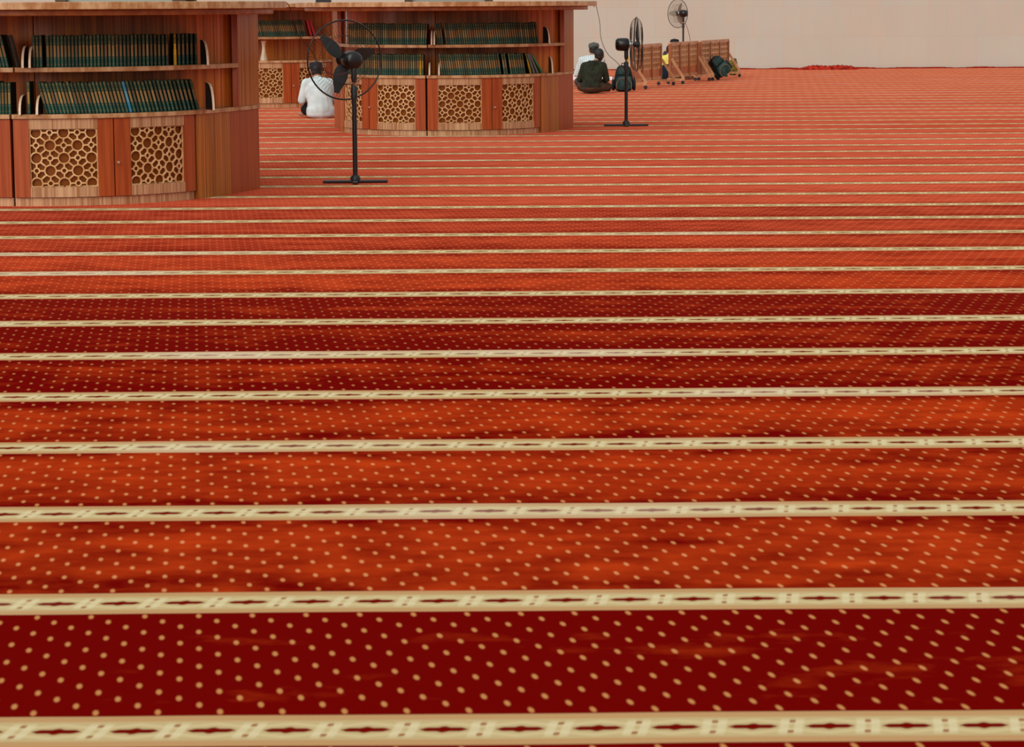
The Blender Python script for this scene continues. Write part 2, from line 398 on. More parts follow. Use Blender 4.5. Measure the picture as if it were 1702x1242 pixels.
def divider(m, x, y, z, ang, depth=.24, h=.19, w=.018):
    """quarter-round book support; ang = direction of its front edge from -Y"""
    rot = Matrix.Rotation(R(ang), 3, 'Z'); pr = [(0, 0), (-depth, 0)]
    for i in range(0, 9):
        t = pi / 2 * i / 8; pr.append((-depth * (cos(t) ** .6), h * sin(t)))
    n_ = len(pr); vs = []
    for sx in (-w / 2, w / 2):
        for py, pz in pr: vs.append(rot @ Vector((sx, py, pz)) + Vector((x, y, z)))
    m.cur = 0; m.add(vs, [tuple(range(n_)), tuple(range(n_, 2 * n_))[::-1]])
    m.cur = 1; m.add(vs, [(i, (i + 1) % n_, n_ + (i + 1) % n_, n_ + i) for i in range(n_)]); m.cur = 0
def unit(sg, lowest):
    """one half of a round bookcase; sg=+1 right half, -1 left half (angles from the axis)"""
    root = empty('curved_bookcase', (0, 0, 0))
    A = lambda a: sg * a
    def P(r, a): return pol(r, A(a))
    def seq(r0, r1, a0, a1, n): return [P(r0 + (r1 - r0) * i / n, a0 + (a1 - a0) * i / n) for i in range(n + 1)]
    gap = .35
    W_ = lambda dr: P(1.65 + dr, 117) if sg > 0 else P(1.74 + dr, 113)
    back = [W_(-.05), (sg * .006, 1.07)]
    low = [(sg * .006, -.3)] + seq(1.256, 1.256, gap + .3, 74, 24) + [P(1.29, 86), P(1.345, 96)] + back
    m = MB(); m.prism(low, .02, .684); m.build('carcass', M['dark'], root)
    m = MB(); m.arc(1.265, 1.292, A(gap), A(70.5), 0, .066, 18); m.build('plinth', M['rail'], root, True)
    m = MB(); m.prism([(sg * .006, -.3)] + seq(1.328, 1.328, gap, 72, 26) + [P(1.345, 82), P(1.375, 91), P(1.405, 97.5)] + [W_(.015), (sg * .006, 1.08)], .685, .72)
    bevel(m.build('counter', M['edge'], root), .004)
    ep = [P(1.312, 71.5), P(1.322, 79), P(1.345, 87), P(1.385, 96.8)]
    m = MB(); m.prism(ep + [P(1.36, 96.8), P(1.31, 86), P(1.27, 71.5)], 0, .684); m.build('end_panel', M['rib'], root, True)
    m = MB(); a_, b_ = Vector(P(1.386, 97)), Vector(W_(.002)); d_ = (b_ - a_).normalized(); nn_ = Vector((d_.y, -d_.x)) * sg
    m.prism([tuple(a_), tuple(b_), tuple(b_ - nn_ * .025), tuple(a_ - nn_ * .025)], 0, .684); m.build('side_panel', M['stile'], root)
    for di, (a0, a1) in enumerate(((gap + .2, 34.9), (35.3, 70.4))):
        ac = (a0 + a1) / 2; hw = math.degrees(LW / 2 / 1.30)
        m = MB(); m.arc(1.265, 1.272, A(a0), A(a1), .07, .682, 12); dr = m.build('door', M['amber'], root, True)
        for b0, b1 in ((a0, ac - hw), (ac + hw, a1)):
            m = MB(); m.arc(1.273, 1.312, A(b0), A(b1), .07, .682, 4); m.build('stile', M['stile'], dr, True)
        for z0, z1 in ((.07, LZ0), (LZ1, .682)):
            m = MB(); m.arc(1.274, 1.310, A(ac - hw), A(ac + hw), z0, z1, 8); m.build('rail', M['rail'], dr, True)
        bent(flat, 1.292, A(ac)).build('lattice', M['lattice'], dr)
        if (di == 1 and sg > 0) or (di == 0 and sg < 0):
            kx = pol(1.312, A(36.3) if sg > 0 else A(33.9)); kk = Matrix.Translation((kx[0], kx[1], .335)) @ Vector((kx[0], kx[1], 0)).to_track_quat('Z', 'Y').to_matrix().to_4x4()
            m = MB(); m.lathe([(.004, 0), (.004, .012), (.010, .016), (.012, .022), (.008, .03)], 12, kk); m.build('knob', M['knob'], dr, True)
    # upper half
    bk = [P(.72, gap)] + seq(.72, .76, 8, 66, 10) + seq(.85, 1.33, 74, 96, 6)
    m = MB(); m.prism([(sg * .006, .1)] + bk + [P(1.37, 100), W_(-.05), (sg * .006, 1.07)], .722, 1.484)
    m.build('back_panel', M['backp'], root, True)
    sh = seq(1.215, 1.29, gap, 76, 24) + [P(1.33, 84), P(1.39, 92), P(1.46, 98)]
    inn = [P(.722, gap)] + seq(.722, .762, 8, 66, 10) + seq(.852, 1.335, 74, 96, 6)
    m = MB(); m.prism(sh + inn[::-1], 1.046, 1.083); bevel(m.build('shelf', M['edge'], root), .003)
    m = MB(); c_ = P(1.43, 99.5); m.box((c_[0], c_[1], 1.102), (.05, .05, .76), Matrix.Rotation(R(A(99)), 3, 'Z')); m.build('post', M['stile'], root)
    m = MB(); a_, b_ = Vector(P(1.445, 101.5)), Vector(W_(.01)); d_ = (b_ - a_).normalized(); nn_ = Vector((d_.y, -d_.x)) * sg
    m.prism([tuple(a_), tuple(b_), tuple(b_ - nn_ * .05), tuple(a_ - nn_ * .05)], .722, 1.484); m.build('upper_side_panel', M['rib'], root)
    if sg < 0:
        m = MB()
        c_ = P(1.264, 64.5); m.tube([(c_[0], c_[1], 1.086), (c_[0], c_[1], 1.482)], .008, 10); m.build('metal_rod', M['chrome'], root, True)
    return root
protoR = unit(1, 0); protoL = unit(-1, 0)
def top_mesh():
    root = empty('round_tabletop', (0, 0, 0))
    def outl(r): return [pol(r, a) for a in range(-128, 129, 4)]
    m = MB(); m.prism(outl(1.86), 1.532, 1.590); bevel(m.build('board', M['edge'], root), .006)
    m = MB(); m.prism(outl(1.75), 1.486, 1.5318); bevel(m.build('moulding', M['moulding'], root), .008)
    return root
protoT = top_mesh()
NEAR = (-3.715, gy(21.575)); FAR = (-.785, gy(32.13)); THIRD = (-3.945, gy(40.94))
spots = [(NEAR, -8.6, 'nearest round bookcase, the one cut off by the left edge of the photo'),
         (FAR, -9.6, 'middle round bookcase beside the black standing fan'),
         (THIRD, -9.2, 'farthest round bookcase, behind the man in the white shirt')]
for i, ((x, y), th, where) in enumerate(spots):
    for pr, side in ((protoR, 'right half'), (protoL, 'left half'), (protoT, 'top')):
        o = pr if i == 0 else dup_tree(pr)
        o.location = (x, y, 0); o.rotation_euler = (0, 0, R(th))
        nm = ('nearest round bookcase, cut off by the photo edge', 'middle round bookcase behind the large fan', 'farthest round bookcase behind the man in white')[i]
        if side == 'top': tag(o, 'overhanging round wooden tabletop on the ' + nm, 'tabletop', 'round wooden tabletops')
        else: tag(o, side + ' with latticed doors of the ' + nm, 'bookcase', 'curved wooden bookcases')

def dividers(i, lst):
    (x, y), th, w_ = spots[i]
    for (rx, ry, z, ang, dp, hh, lab) in lst:
        m = MB(); divider(m, 0, 0, 0, ang, dp, hh)
        o = m.build('bookend', [M['blackmat'], M['cream']], None, False, (x + rx, y + ry, z))
        tag(o, lab, 'bookend', 'quarter round bookends')
Z1, Z0 = 1.0835, .7205
dividers(0, [(-.035, -1.10, Z1, 0, .22, .17, 'pale edged bookend, right of the pair on the nearest bookcase upper shelf'),
             (-.090, -1.10, Z1, 0, .22, .17, 'pale edged bookend, left of the pair on the nearest bookcase upper shelf'),
             (1.203, -.43, Z1, 20, .22, .20, 'dark bookend closing the right end of the nearest upper book row'),
             (.020, -1.13, Z0, 0, .24, .15, 'pale edged bookend left of the leaning lower row, nearest bookcase'),
             (-.115, -1.13, Z0, 0, .24, .15, 'pale edged bookend beside the seam of the nearest lower shelf'),
             (1.238, -.44, Z0, 20, .24, .22, 'dark bookend closing the right end of the nearest lower book row')])
dividers(1, [(-.150, -1.08, Z1, 0, .22, .17, 'left of two touching pale bookends on the middle bookcase'),
             (-.118, -1.08, Z1, 0, .22, .17, 'right of two touching pale bookends on the middle bookcase'),
             (1.195, -.43, Z1, 18, .22, .20, 'dark bookend closing the right end of the middle upper book row'),
             (-.178, -1.10, Z0, 0, .24, .15, 'pale bookend left of the seam on the middle lower shelf'),
             (-.064, -1.10, Z0, 0, .24, .15, 'pale bookend right of the seam on the middle lower shelf'),
             (1.262, -.38, Z0, 10, .22, .2, 'pale bookend behind the green book on the middle lower shelf')])
dividers(2, [(1.20, -.42, Z1, 20, .22, .20, 'dark bookend with pale edge on the farthest bookcase, above the fan blade')])
(cx, cy), _, _ = spots[2]
m = MB(); m.lathe([(.062, 0), (.056, .03), (.034, .12), (.026, .20), (.034, .26), (.045, .30)], 10)
tag(m.build('cloth_bundle', M['cream'], None, True, (cx + .14, cy - 1.0, Z0 + .0005)), 'pale flared cloth bundle standing on the empty lower shelf of the farthest bookcase', 'cloth')

# ------------------------------------------------------------------ books
def book_mesh(name, cov, th=.0248, hh=.25, dp=.17):
    m = MB(); m.cur = 0
    # rounded spine + two cover boards
    pts = [(-th / 2, dp)] + [(-th / 2 * cos(pi * i / 6), .006 - .006 * sin(pi * i / 6)) for i in range(7)] + [(th / 2, dp)]
    pts += [(th / 2 - .003, dp), (th / 2 - .003, .010), (-th / 2 + .003, .010), (-th / 2 + .003, dp)]
    n_ = len(pts)
    vs = [(x, y, 0) for x, y in pts] + [(x, y, hh) for x, y in pts]
    m.add(vs, [(i, (i + 1) % n_, n_ + (i + 1) % n_, n_ + i) for i in range(n_)] + [tuple(range(n_))[::-1], tuple(range(n_, 2 * n_))])
    m.cur = 1; m.box((0, (dp + .006) / 2 + .002, hh / 2), (th - .0064, dp - .014, hh - .01))
    return m.build(name, [cov, M['page']], None)
bproto = book_mesh('book', M['book']); bproto_used = [False]
bmeshes = {'book': bproto.data}
def bk_mesh(k):
    if k not in bmeshes:
        me = bproto.data.copy(); me.materials[0] = M[k]; bmeshes[k] = me
    return bmeshes[k]
def book(loc, rz, tilt, label, group, key='book', scale=(1, 1, 1)):
    if not bproto_used[0]: o = bproto; bproto_used[0] = True
    else: o = bproto.copy(); C.objects.link(o)
    o.data = bk_mesh(key); o.scale = scale; o.location = loc
    o.rotation_euler = (Matrix.Rotation(rz, 3, 'Z') @ Matrix.Rotation(tilt, 3, 'Y')).to_euler()
    return tag(o, label, 'book', group)
def row(i, x0, x1, z, r, tilt, label, group, skip=(), special={}, pitch=.0268, th_=0.45, jit=.012):
    """books side by side from x0 to x1 (metres from the bookcase centre), spines outward on an arc of radius r"""
    (cx, cy), th, _ = spots[i]; n_ = int((x1 - x0) / pitch)
    for k in range(n_):
        if k in skip: continue
        x = x0 + pitch * k; a = math.asin(max(-.999, min(.999, x / r)))
        y = -r * cos(a)
        key, lab = special.get(k, ('book', None))
        tl = tilt(k, n_) if callable(tilt) else tilt
        # raised so that a leaning book touches the shelf with its lower corner
        zz = z + abs(sin(tl)) * .0128 + .0006
        book((cx + x, cy + y, zz), a * th_, tl, lab or label, None if lab else group, key, (1, 1, 1 + random.uniform(-jit, jit) * 2))
U = R(1)
row(0, -.015, 1.195, Z1, 1.235, 0, 'green and gold book upright on the upper shelf of the nearest bookcase', 'books on the nearest upper shelf', skip=(3, 37), pitch=.0273,
    special={38: ('book_yellow', 'book with an all yellow spine near the right end of the nearest upper shelf')}, th_=.3)
row(0, .082, 1.225, Z0, 1.275, -R(14), 'green and gold book leaning left on the lower shelf of the nearest bookcase', 'books on the nearest lower shelf', th_=.3,
    special={23: ('book_blue', 'book with a light blue spine in the leaning row of the nearest bookcase'), 41: ('book_olive', 'olive spined book ending the nearest leaning row')}, pitch=.0273)
row(0, -.06, -.01, Z0, 1.275, 0, 'green and gold book between two pale bookends on the nearest lower shelf', 'books between the nearest lower bookends', pitch=.030)
row(0, -.46, -.20, Z1, 1.20, -R(12), 'green book leaning at the left photo edge on the nearest upper shelf', 'books left of the seam on the nearest upper shelf', pitch=.028)
(cx, cy), _, _ = spots[0]
book((cx - .150, cy - 1.16, Z1 + .006), R(28), -R(13), 'dark brown book leaning beside the pale bookends of the nearest bookcase', None, 'book_brown', (1.3, .55, 1))
row(0, -.46, -.17, Z0, 1.25, 0, 'green and gold book upright at the left photo edge on the nearest lower shelf', 'books left of the seam on the nearest lower shelf')
row(1, -1.19, -.19, Z1, 1.235, lambda k, n_: R(4) * max(0, (k - n_ + 9) / 9), 'green and gold book on the upper shelf left of the middle bookcase seam', 'books on the middle upper left shelf', th_=.3)
row(1, -.075, 1.175, Z1, 1.235, -R(7), 'green and gold book on the upper shelf right of the middle bookcase seam', 'books on the middle upper right shelf', skip=(3,), pitch=.0266, th_=.3)
row(1, -1.20, -.225, Z0, 1.275, 0, 'green and gold book on the lower shelf left of the middle bookcase seam', 'books on the middle lower left shelf', special={34: ('book_yellow', 'yellow spined book near the right end of the middle lower left row')}, th_=.3)
row(1, -.025, 1.00, Z0, 1.275, -R(8), 'green and gold book on the lower shelf right of the middle bookcase seam', 'books on the middle lower right shelf', skip=(27, 30), pitch=.0266, th_=.3)
(cx, cy), _, _ = spots[1]
for x, tl, key, lab in ((1.035, -15, 'book_yellow', 'bright yellow spined book leaning on the middle lower right shelf'), (1.078, -20, 'book_grey', 'thin dark grey book leaning beside the yellow spined one'),
                        (1.122, -25, 'book_grey', 'grey book propped against the bright green one'), (1.175, -31, 'book_green', 'bright green book leaning at the right end of the middle lower shelf')):
    a = math.asin(x / 1.285); book((cx + x, cy - 1.27 * cos(a) + .02, Z0 + .0128 * abs(sin(R(tl))) + .001), a * .3, R(tl), lab, None, key)
row(2, .0, .83, Z1, 1.235, -R(12), 'green and gold book leaning on the upper shelf of the farthest bookcase', 'books on the farthest upper shelf', pitch=.0268, th_=.3)
(cx, cy), _, _ = spots[2]
for x, tl, lab in ((.865, -14, 'red book, left of the two on the farthest upper shelf'), (.915, -17, 'red book, right of the two on the farthest upper shelf')):
    a = math.asin(x / 1.2); book((cx + x, cy - 1.2 * cos(a), Z1 + .008), a * .3, R(tl), lab, None, 'book_red', (1.5, 1, 1.0))

# ------------------------------------------------------------------ columns behind the bookcases
def column(x, y, lab):
    r = empty('clad_column', (x, y, 0), R(0), label=lab, cat='column', group='clad columns behind the bookcases')
    m = MB(); m.prism([(-.47, -.44), (.47, -.44), (.47, .44), (-.47, .44)], 0, 9); m.build('cladding', M['steel'], r)
    for sx in (-1, 1):
        for sy in (-1, 1):
            m = MB(); m.box((sx * .52, sy * .40, 4.5), (.1, .18, 9)); m.build('corner_strip', M['bronze'], r)
column(gx(215, 23.6), gy(23.6), 'grey steel column with bronze corners behind the nearest bookcase')
column(gx(750, 34.2), gy(34.2), 'grey steel column with bronze corners behind the middle bookcase')

# ------------------------------------------------------------------ pedestal fans
def fan(loc, az, hub, Rr, label, foot_az=0, blade0=15, shift=0., tilt=0, bladem='bladem'):
    """az = direction the fan blows, measured from +Y towards +X (degrees)"""
    r = empty('pedestal_fan', loc, 0, label=label, cat='fan', group='black standing fans')
    m = MB()
    q = Matrix.Rotation(R(foot_az), 3, 'Z')
    m.box((0, 0, .016), (.57, .045, .026), q); m.box((0, 0, .016), (.045, .40, .024), q)
    bo = m.build('base', M['black'], r); bevel(bo, .006)
    m = MB(); m.lathe([(.045, .028), (.045, .05), (.03, .07)], 16); m.build('base_socket', M['blackmat'], r, True)
    m = MB(); m.tube([(0, 0, .05), (0, 0, hub - .27)], .0215, 12); m.build('pole', M['black'], r, True)
    m = MB(); m.lathe([(.028, hub - .33), (.030, hub - .24), (.022, hub - .22)], 16); m.build('collar', M['blackmat'], r, True)
    m = MB(); m.tube([(0, 0, hub - .23), (0, 0, hub - .10)], .014, 10); m.build('inner_tube', M['copper'] , r, True)
    m = MB(); m.lathe([(.020, hub - .19), (.026, hub - .16), (.026, hub - .06), (.018, hub - .03)], 14); m.build('neck', M['blackmat'], r, True)
    h = empty('fan_head', (shift * sin(R(az)), shift * cos(R(az)), hub)); h.parent = r
    h.rotation_euler = (R(tilt), 0, -R(az))     # local +Y = blowing direction
    T = Matrix.Rotation(R(-90), 4, 'X')          # lathe z -> +y
    m = MB(); m.lathe([(.02, -.115), (.058, -.11), (.078, -.09), (.083, -.04), (.083, .03), (.070, .055), (.03, .06)], 28, T)
    m.build('motor_housing', M['black'], h, True)
    m = MB()
    for yy in (.062, .078, .094): m.lathe([(.046, yy), (.050, yy + .004), (.050, yy + .008), (.046, yy + .012)], 24, T)
    m.build('motor_collar', M['chrome'], h, True)
    m = MB(); m.lathe([(.012, .10), (.04, .15), (.045, .19), (.03, .20)], 20, T); m.build('hub', M['blackmat'], h, True)
    for b in range(3):
        m = MB(); N = 9; L = Rr * .86; vs = []
        for i in range(N + 1):
            t = i / N; rr = .04 + (L - .04) * t
            ch = .045 + .10 * sin(pi * min(1, t * 1.05) ** .8) * (1 - .35 * t)
            tw = R(38 - 22 * t)
            for e in (-1, 1):
                for th in (-.0012, .0012):
                    vs.append((e * ch * .55 * cos(tw), .165 + e * ch * .55 * sin(tw) * .5 + th, rr))
        fs = []
        for i in range(N):
            a = 4 * i; c = a + 4
            fs += [(a, a + 2, c + 2, c), (a + 1, c + 1, c + 3, a + 3), (a, c, c + 1, a + 1), (a + 2, a + 3, c + 3, c + 2)]
        fs += [(0, 1, 3, 2), (4 * N, 4 * N + 2, 4 * N + 3, 4 * N + 1)]
        rot = Matrix.Rotation(R(blade0 + 120 * b), 3, 'Y')
        m.add([rot @ Vector(v) for v in vs], fs); m.build('blade', M[bladem], h, True)
    yc = .155
    def circ(rad, y, n=48): return [(rad * cos(2 * pi * k / n), y, rad * sin(2 * pi * k / n)) for k in range(n)]
    m = MB(); m.tube(circ(Rr, yc), .0075, 8, True); m.build('cage_rim', M['black'], h, True)
    for nm, sgn, r0 in (('rear_grille', -1, .07), ('front_grille', 1, .05)):
        m = MB(); nw = 64
        for k in range(nw):
            t = 2 * pi * k / nw; pts = []
            for i in range(9):
                u = (i / 8) ** .6; rad = r0 + (Rr - r0) * u; yy = yc + sgn * .072 * (1 - u ** 7)
                pts.append((rad * cos(t), yy, rad * sin(t)))
            m.tube(pts, .0011, 3)
        m.tube(circ(r0, yc + sgn * .072, 24), .003, 5, True); m.tube(circ(Rr * .62, yc + sgn * .055, 36), .002, 4, True)
        if sgn > 0: m.lathe([(.05, .222), (.052, .228), (.03, .232)], 18, T)
        m.build(nm, M['wire'], h)
    return r
f1 = fan((gx(590, 22.75), gy(22.75), 0), -24, 1.075, .348, 'large black standing fan between the nearest and middle bookcases', 3, -45, .075)
f2 = fan((gx(1045, 33.1), gy(33.1), 0), 88, 1.04, .345, 'black standing fan turned sideways in front of the dark backpack', 0, 0, -.025)
f3 = fan((gx(1141, 59.3), gy(59.3), 0), -42, 1.33, .325, 'distant standing fan near the stone wall, rising behind the wooden screens', 20, 30, .02, 0, 'blade_pale')

# ------------------------------------------------------------------ wooden screens
def screen(x0, y0, x1, y1, lab):
    L = sqrt((x1 - x0) ** 2 + (y1 - y0) ** 2); az = atan2(y1 - y0, x1 - x0)
    r = empty('wooden_screen', (x0, y0, 0), az, label=lab, cat='screen', group='low wooden screens on casters')
    # local x runs along the screen, local -y is the side facing the camera's right
    ztop, zb, zm = .80, .15, .34
    m = MB(); m.box((L / 2, 0, ztop - .02), (L, .05, .055)); m.box((L / 2, 0, zb), (L, .045, .06)); m.build('frame_rail', M['screenw'], r)
    for k in range(4):
        m = MB(); m.box((.03 + (L - .06) * k / 3, -.004, (ztop + zb) / 2 - .02), (.07, .052, ztop - zb)); m.build('post', M['screend'], r)
    pw = (L - .06) / 3
    for k in range(3):
        cx_ = .03 + pw * (k + .5); w_ = pw - .09
        m = MB(); m.cur = 0
        m.box((cx_, .008, zm / 2 + .09), (w_ + .04, .012, zm - .18 + .0))
        # pierced upper panel: a grid of upright slots
        nx_, nz_ = 6, 4; zlo, zhi = zm, ztop - .05
        dx, dz = w_ / nx_, (zhi - zlo) / nz_
        m.cur = 1
        for i in range(nx_ + 1): m.box((cx_ - w_ / 2 + i * dx, 0, (zlo + zhi) / 2), (.024 if i % 2 else .05, .02, zhi - zlo))
        for j in range(nz_ + 1): m.box((cx_, 0, zlo + j * dz), (w_ + .02, .022, .038))
        m.cur = 2; m.box((cx_, .012, (zlo + zhi) / 2), (w_, .006, zhi - zlo)); m.cur = 0
        m.box((cx_, .0, (zb + zlo) / 2), (w_ + .02, .014, zlo - zb))
        m.build('lattice_panel', [M['screenlow'], M['screenp'], M['void']], r)
    for ex in (.03, L - .03):
        m = MB(); m.box((ex, -.12, .095), (.05, .34, .045)); ft = m.build('foot', M['screenw'], r)
        for yy in (-.26, .03):
            m = MB(); m.lathe([(.012, -.012), (.034, -.011), (.034, .011), (.012, .012)], 14, Matrix.Translation((ex, yy, .036)) @ Matrix.Rotation(R(90), 4, 'Y'))
            m.box((ex, yy, .063), (.034, .02, .022)); m.build('caster', M['blackmat'], ft, True)
        m = MB(); a_, b_ = Vector((ex, -.03, .50)), Vector((ex, -.28, .11)); mid = (a_ + b_) / 2; d_ = b_ - a_
        m.box(mid, (.045, .035, d_.length), d_.to_track_quat('Z', 'X').to_matrix()); m.build('brace', M['screenw'], r)
    return r
def sxy(px, d): return gx(px, d), gy(d)
screen(*sxy(1054, 47.3), *sxy(1103, 49.6), 'low wooden screen seen between the fan cage and the yellow shirt')
screen(*sxy(1118, 50.2), *sxy(1164.5, 52.3), 'low wooden screen below the distant standing fan')
screen(*sxy(1169, 52.4), *sxy(1216, 54.9), 'low wooden screen nearest the wall, with a dark bag against it')

# ------------------------------------------------------------------ people
def organic(mb, name, m, parent, voxel=.008, smooth=3):
    o = mb.build(name, m, parent, True)
    md = o.modifiers.new('r', 'REMESH'); md.mode = 'VOXEL'; md.voxel_size = voxel; md.use_smooth_shade = True
    sm = o.modifiers.new('s', 'SMOOTH'); sm.factor = .5; sm.iterations = smooth
    return o
def person(loc, az, label, shirt, trousers, lean=(0, .1), head=(0, 0), sleeve='long', cap=None, hood=False, hgt=1., knee=.24, hands_out=0., tail=False, waist=0.):
    """seated cross-legged figure, facing local +Y"""
    r = empty('person', loc, -R(az), label=label, cat='person'); r.scale = (hgt,) * 3
    lx, ly = lean
    def W(x, y, z):    # spine lean grows with height
        t = max(0, z - .12) / .6; return Vector((x + lx * t, y + ly * t ** 1.3, z - .12 * abs(ly) * t))
    hx, hy = head
    hc = W(hx, .05 + hy, .675); nk0 = W(0, .015, .50); nk1 = W(hx * .6, .03 + hy * .6, .60)
    sh = {s: W(s * .165, .01, .49) for s in (-1, 1)}
    el = {s: W(s * .235, .06 + (.04 if s > 0 else 0), .25) + Vector((0, .04, 0)) for s in (-1, 1)}
    hd = {s: Vector((s * (.13 + hands_out), .33, .19)) for s in (-1, 1)}
    kn = {s: Vector((s * knee, .30, .11)) for s in (-1, 1)}
    an = {s: Vector((-s * .10, .40 - .05 * s, .055)) for s in (-1, 1)}
    b = MB()
    b.sup((0, 0, .12), (.155, .125, .11)); b.cap(W(0, 0, .14), W(0, 0, .30), .115, .115); b.sup(W(0, .0, .36), (.135, .085, .13))
    b.cap(sh[-1] + Vector((0, 0, -.03)), sh[1] + Vector((0, 0, -.03)), .036, .036); b.cap(nk0, nk1, .058, .05)
    b.sup(hc, (.074, .092, .105)); b.sup(hc + Vector((0, .035, -.05)), (.052, .058, .06))
    b.cap(hc + Vector((0, .085, .01)), hc + Vector((0, .104, -.022)), .009, .014)        # nose
    for s in (-1, 1):
        b.sup(hc + Vector((s * .077, .0, -.012)), (.012, .02, .032)); b.sup(hc + Vector((s * .03, .078, .012)), (.014, .012, .009))
        b.cap(sh[s] + Vector((0, 0, -.02)), el[s], .040, .038); b.cap(el[s], hd[s], .039, .026)
        b.cap((s * .09, .03, .12), kn[s], .088, .062); b.cap(kn[s], an[s], .056, .036)
        b.cap(an[s], an[s] + Vector((-s * .13, .05, -.012)), .036, .024)
        fd = Vector((-s * .35, .8, -.25)).normalized(); side = Vector((fd.y, -fd.x, 0)).normalized()
        pc = hd[s] + fd * .05; b.sup(pc, (.036, .045, .016), rot=fd.to_track_quat('Y', 'Z').to_matrix())
        for k, L in enumerate((.062, .074, .070, .054)):
            a0 = pc + fd * .04 + side * (k - 1.5) * .0185; a1 = a0 + fd * L * .5 + Vector((0, 0, -.006)); a2 = a1 + fd * L * .35 + Vector((0, 0, -.028))
            b.cap(a0, a1, .0085, .008, 8); b.cap(a1, a2, .008, .007, 8)
        tt = pc - side * s * .034; b.cap(tt, tt + fd * .03 - side * s * .02, .011, .010, 8); b.cap(tt + fd * .03 - side * s * .02, tt + fd * .062 - side * s * .018, .010, .008, 8)
    organic(b, 'body', M['skin'], r, .007)
    m = MB()
    if not waist: m.sup((0, 0, .135), (.185, .150, .128)); m.cap(W(0, -.005, .15), W(0, -.01, .32), .155, .150)
    m.sup(W(0, -.01, .30 + (.06 if waist else 0)), (.185, .13, .19 - (.08 if waist else 0)))
    if tail: m.sup((0, -.01, .09), (.200, .165, .088), .5, .9); m.cap(W(0, -.005, .13), W(0, -.01, .32), .185, .165)
    m.sup(W(0, -.005, .38), (.190, .130, .165)); m.sup(W(0, .0, .465), (.195, .09, .075))
    m.cap(W(0, .015, .49), W(hx * .5, .03 + hy * .3, .555), .075, .060)
    for s in (-1, 1):
        m.cap(sh[s], el[s], .070, .058); m.cap(W(s * .03, .0, .515), sh[s], .066, .070)
        if sleeve == 'long': m.cap(el[s], el[s] + (hd[s] - el[s]) * .88, .056, .040)
        m.cap(W(s * .06, -.11, .16 + waist * .7), W(s * .10, -.105, .38), .030, .028)   # cloth folds on the back
    if hood:
        for k in range(9):
            t0, t1 = pi * (k - .5) / 8 , pi * (k + .5) / 8
            f = lambda t: W(.085 * cos(t), .02 - .085 * sin(t), .545 - .015 * sin(t))
            m.cap(f(t0), f(t1), .044, .044, 10)
        m.cap(W(0, -.10, .535), W(0, -.135, .44), .058, .030)
    organic(m, 'hoodie' if hood else 'shirt', shirt, r, .009, 6)
    m = MB(); m.sup((0, .0, .10), (.182, .15, .098))
    if waist: m.cap(W(0, -.005, .14), W(0, -.01, waist), .165, .175)
    for s in (-1, 1): m.cap((s * .09, .03, .115), kn[s], .104, .078); m.cap(kn[s], kn[s] + (an[s] - kn[s]) * .82, .074, .054)
    organic(m, 'trousers', trousers, r, .009, 3)
    m = MB(); m.sup(hc + Vector((0, -.022, .030)), (.084, .092, .098)); m.sup(hc + Vector((0, -.05, -.02)), (.074, .055, .07))
    organic(m, 'hair', M['hair'], r, .008, 2)
    if cap:
        m = MB(); q = Matrix.Translation(hc + Vector((0, -.012, .055)))
        m.lathe([(.092, -.02), (.095, -.005), (.092, .03), (.080, .052), (.05, .062), (.02, .064)], 24, q); m.build('cap', cap, r, True)
    return r
whiteish = fabric('white_shirt_cloth', (206, 220, 220), (192, 204, 206), sc=8)
person((gx(532, 36.0), gy(36.0), 0), -14, 'seated person in a pale white shirt and dark cap with back to the camera', whiteish, fabric('black_trousers', (16, 20, 24)), (-.02, .15), (.0, .03), 'short', mat('navy_cap', (12, 22, 34), .8), hgt=1.0, knee=.15, tail=True)
person((gx(986, 45.2), gy(45.2), 0), 14, 'seated person in a dark olive hoodie leaning over crossed legs', fabric('olive_hoodie', (44, 50, 38), (34, 38, 28), sc=10), fabric('brown_trousers', (84, 60, 46), (62, 42, 32)), (.06, .12), (.06, .02), 'long', None, True)
person((gx(985, 48.0), gy(48.0), 0), -5, 'seated person in a pale blue checked shirt beyond the olive hoodie', check_shirt(), fabric('grey_trousers', (80, 82, 84)), (.05, .06), (.03, .02), 'short', mat('grey_cap', (78, 84, 80), .9), hands_out=.0, knee=.17, hgt=1.07)
person((gx(1113, 52.6), gy(52.6), 0), 10, 'seated person in a yellow shirt, partly hidden by two wooden screens', fabric('yellow_shirt', (226, 214, 110), (206, 190, 84), sc=8), fabric('blue_trousers', (22, 36, 48)), (.05, .20), (.0, .03), 'short', None, hgt=.93, waist=.22)
person((gx(1125, 54.6), gy(54.6), 0), 20, 'seated person hidden behind a screen with only a black cap showing', fabric('dark_shirt', (60, 60, 66)), fabric('dark_trousers', (30, 30, 34)), (.0, .03), (.0, .0), 'long', mat('black_cap', (10, 9, 9), .9), hgt=1.03)

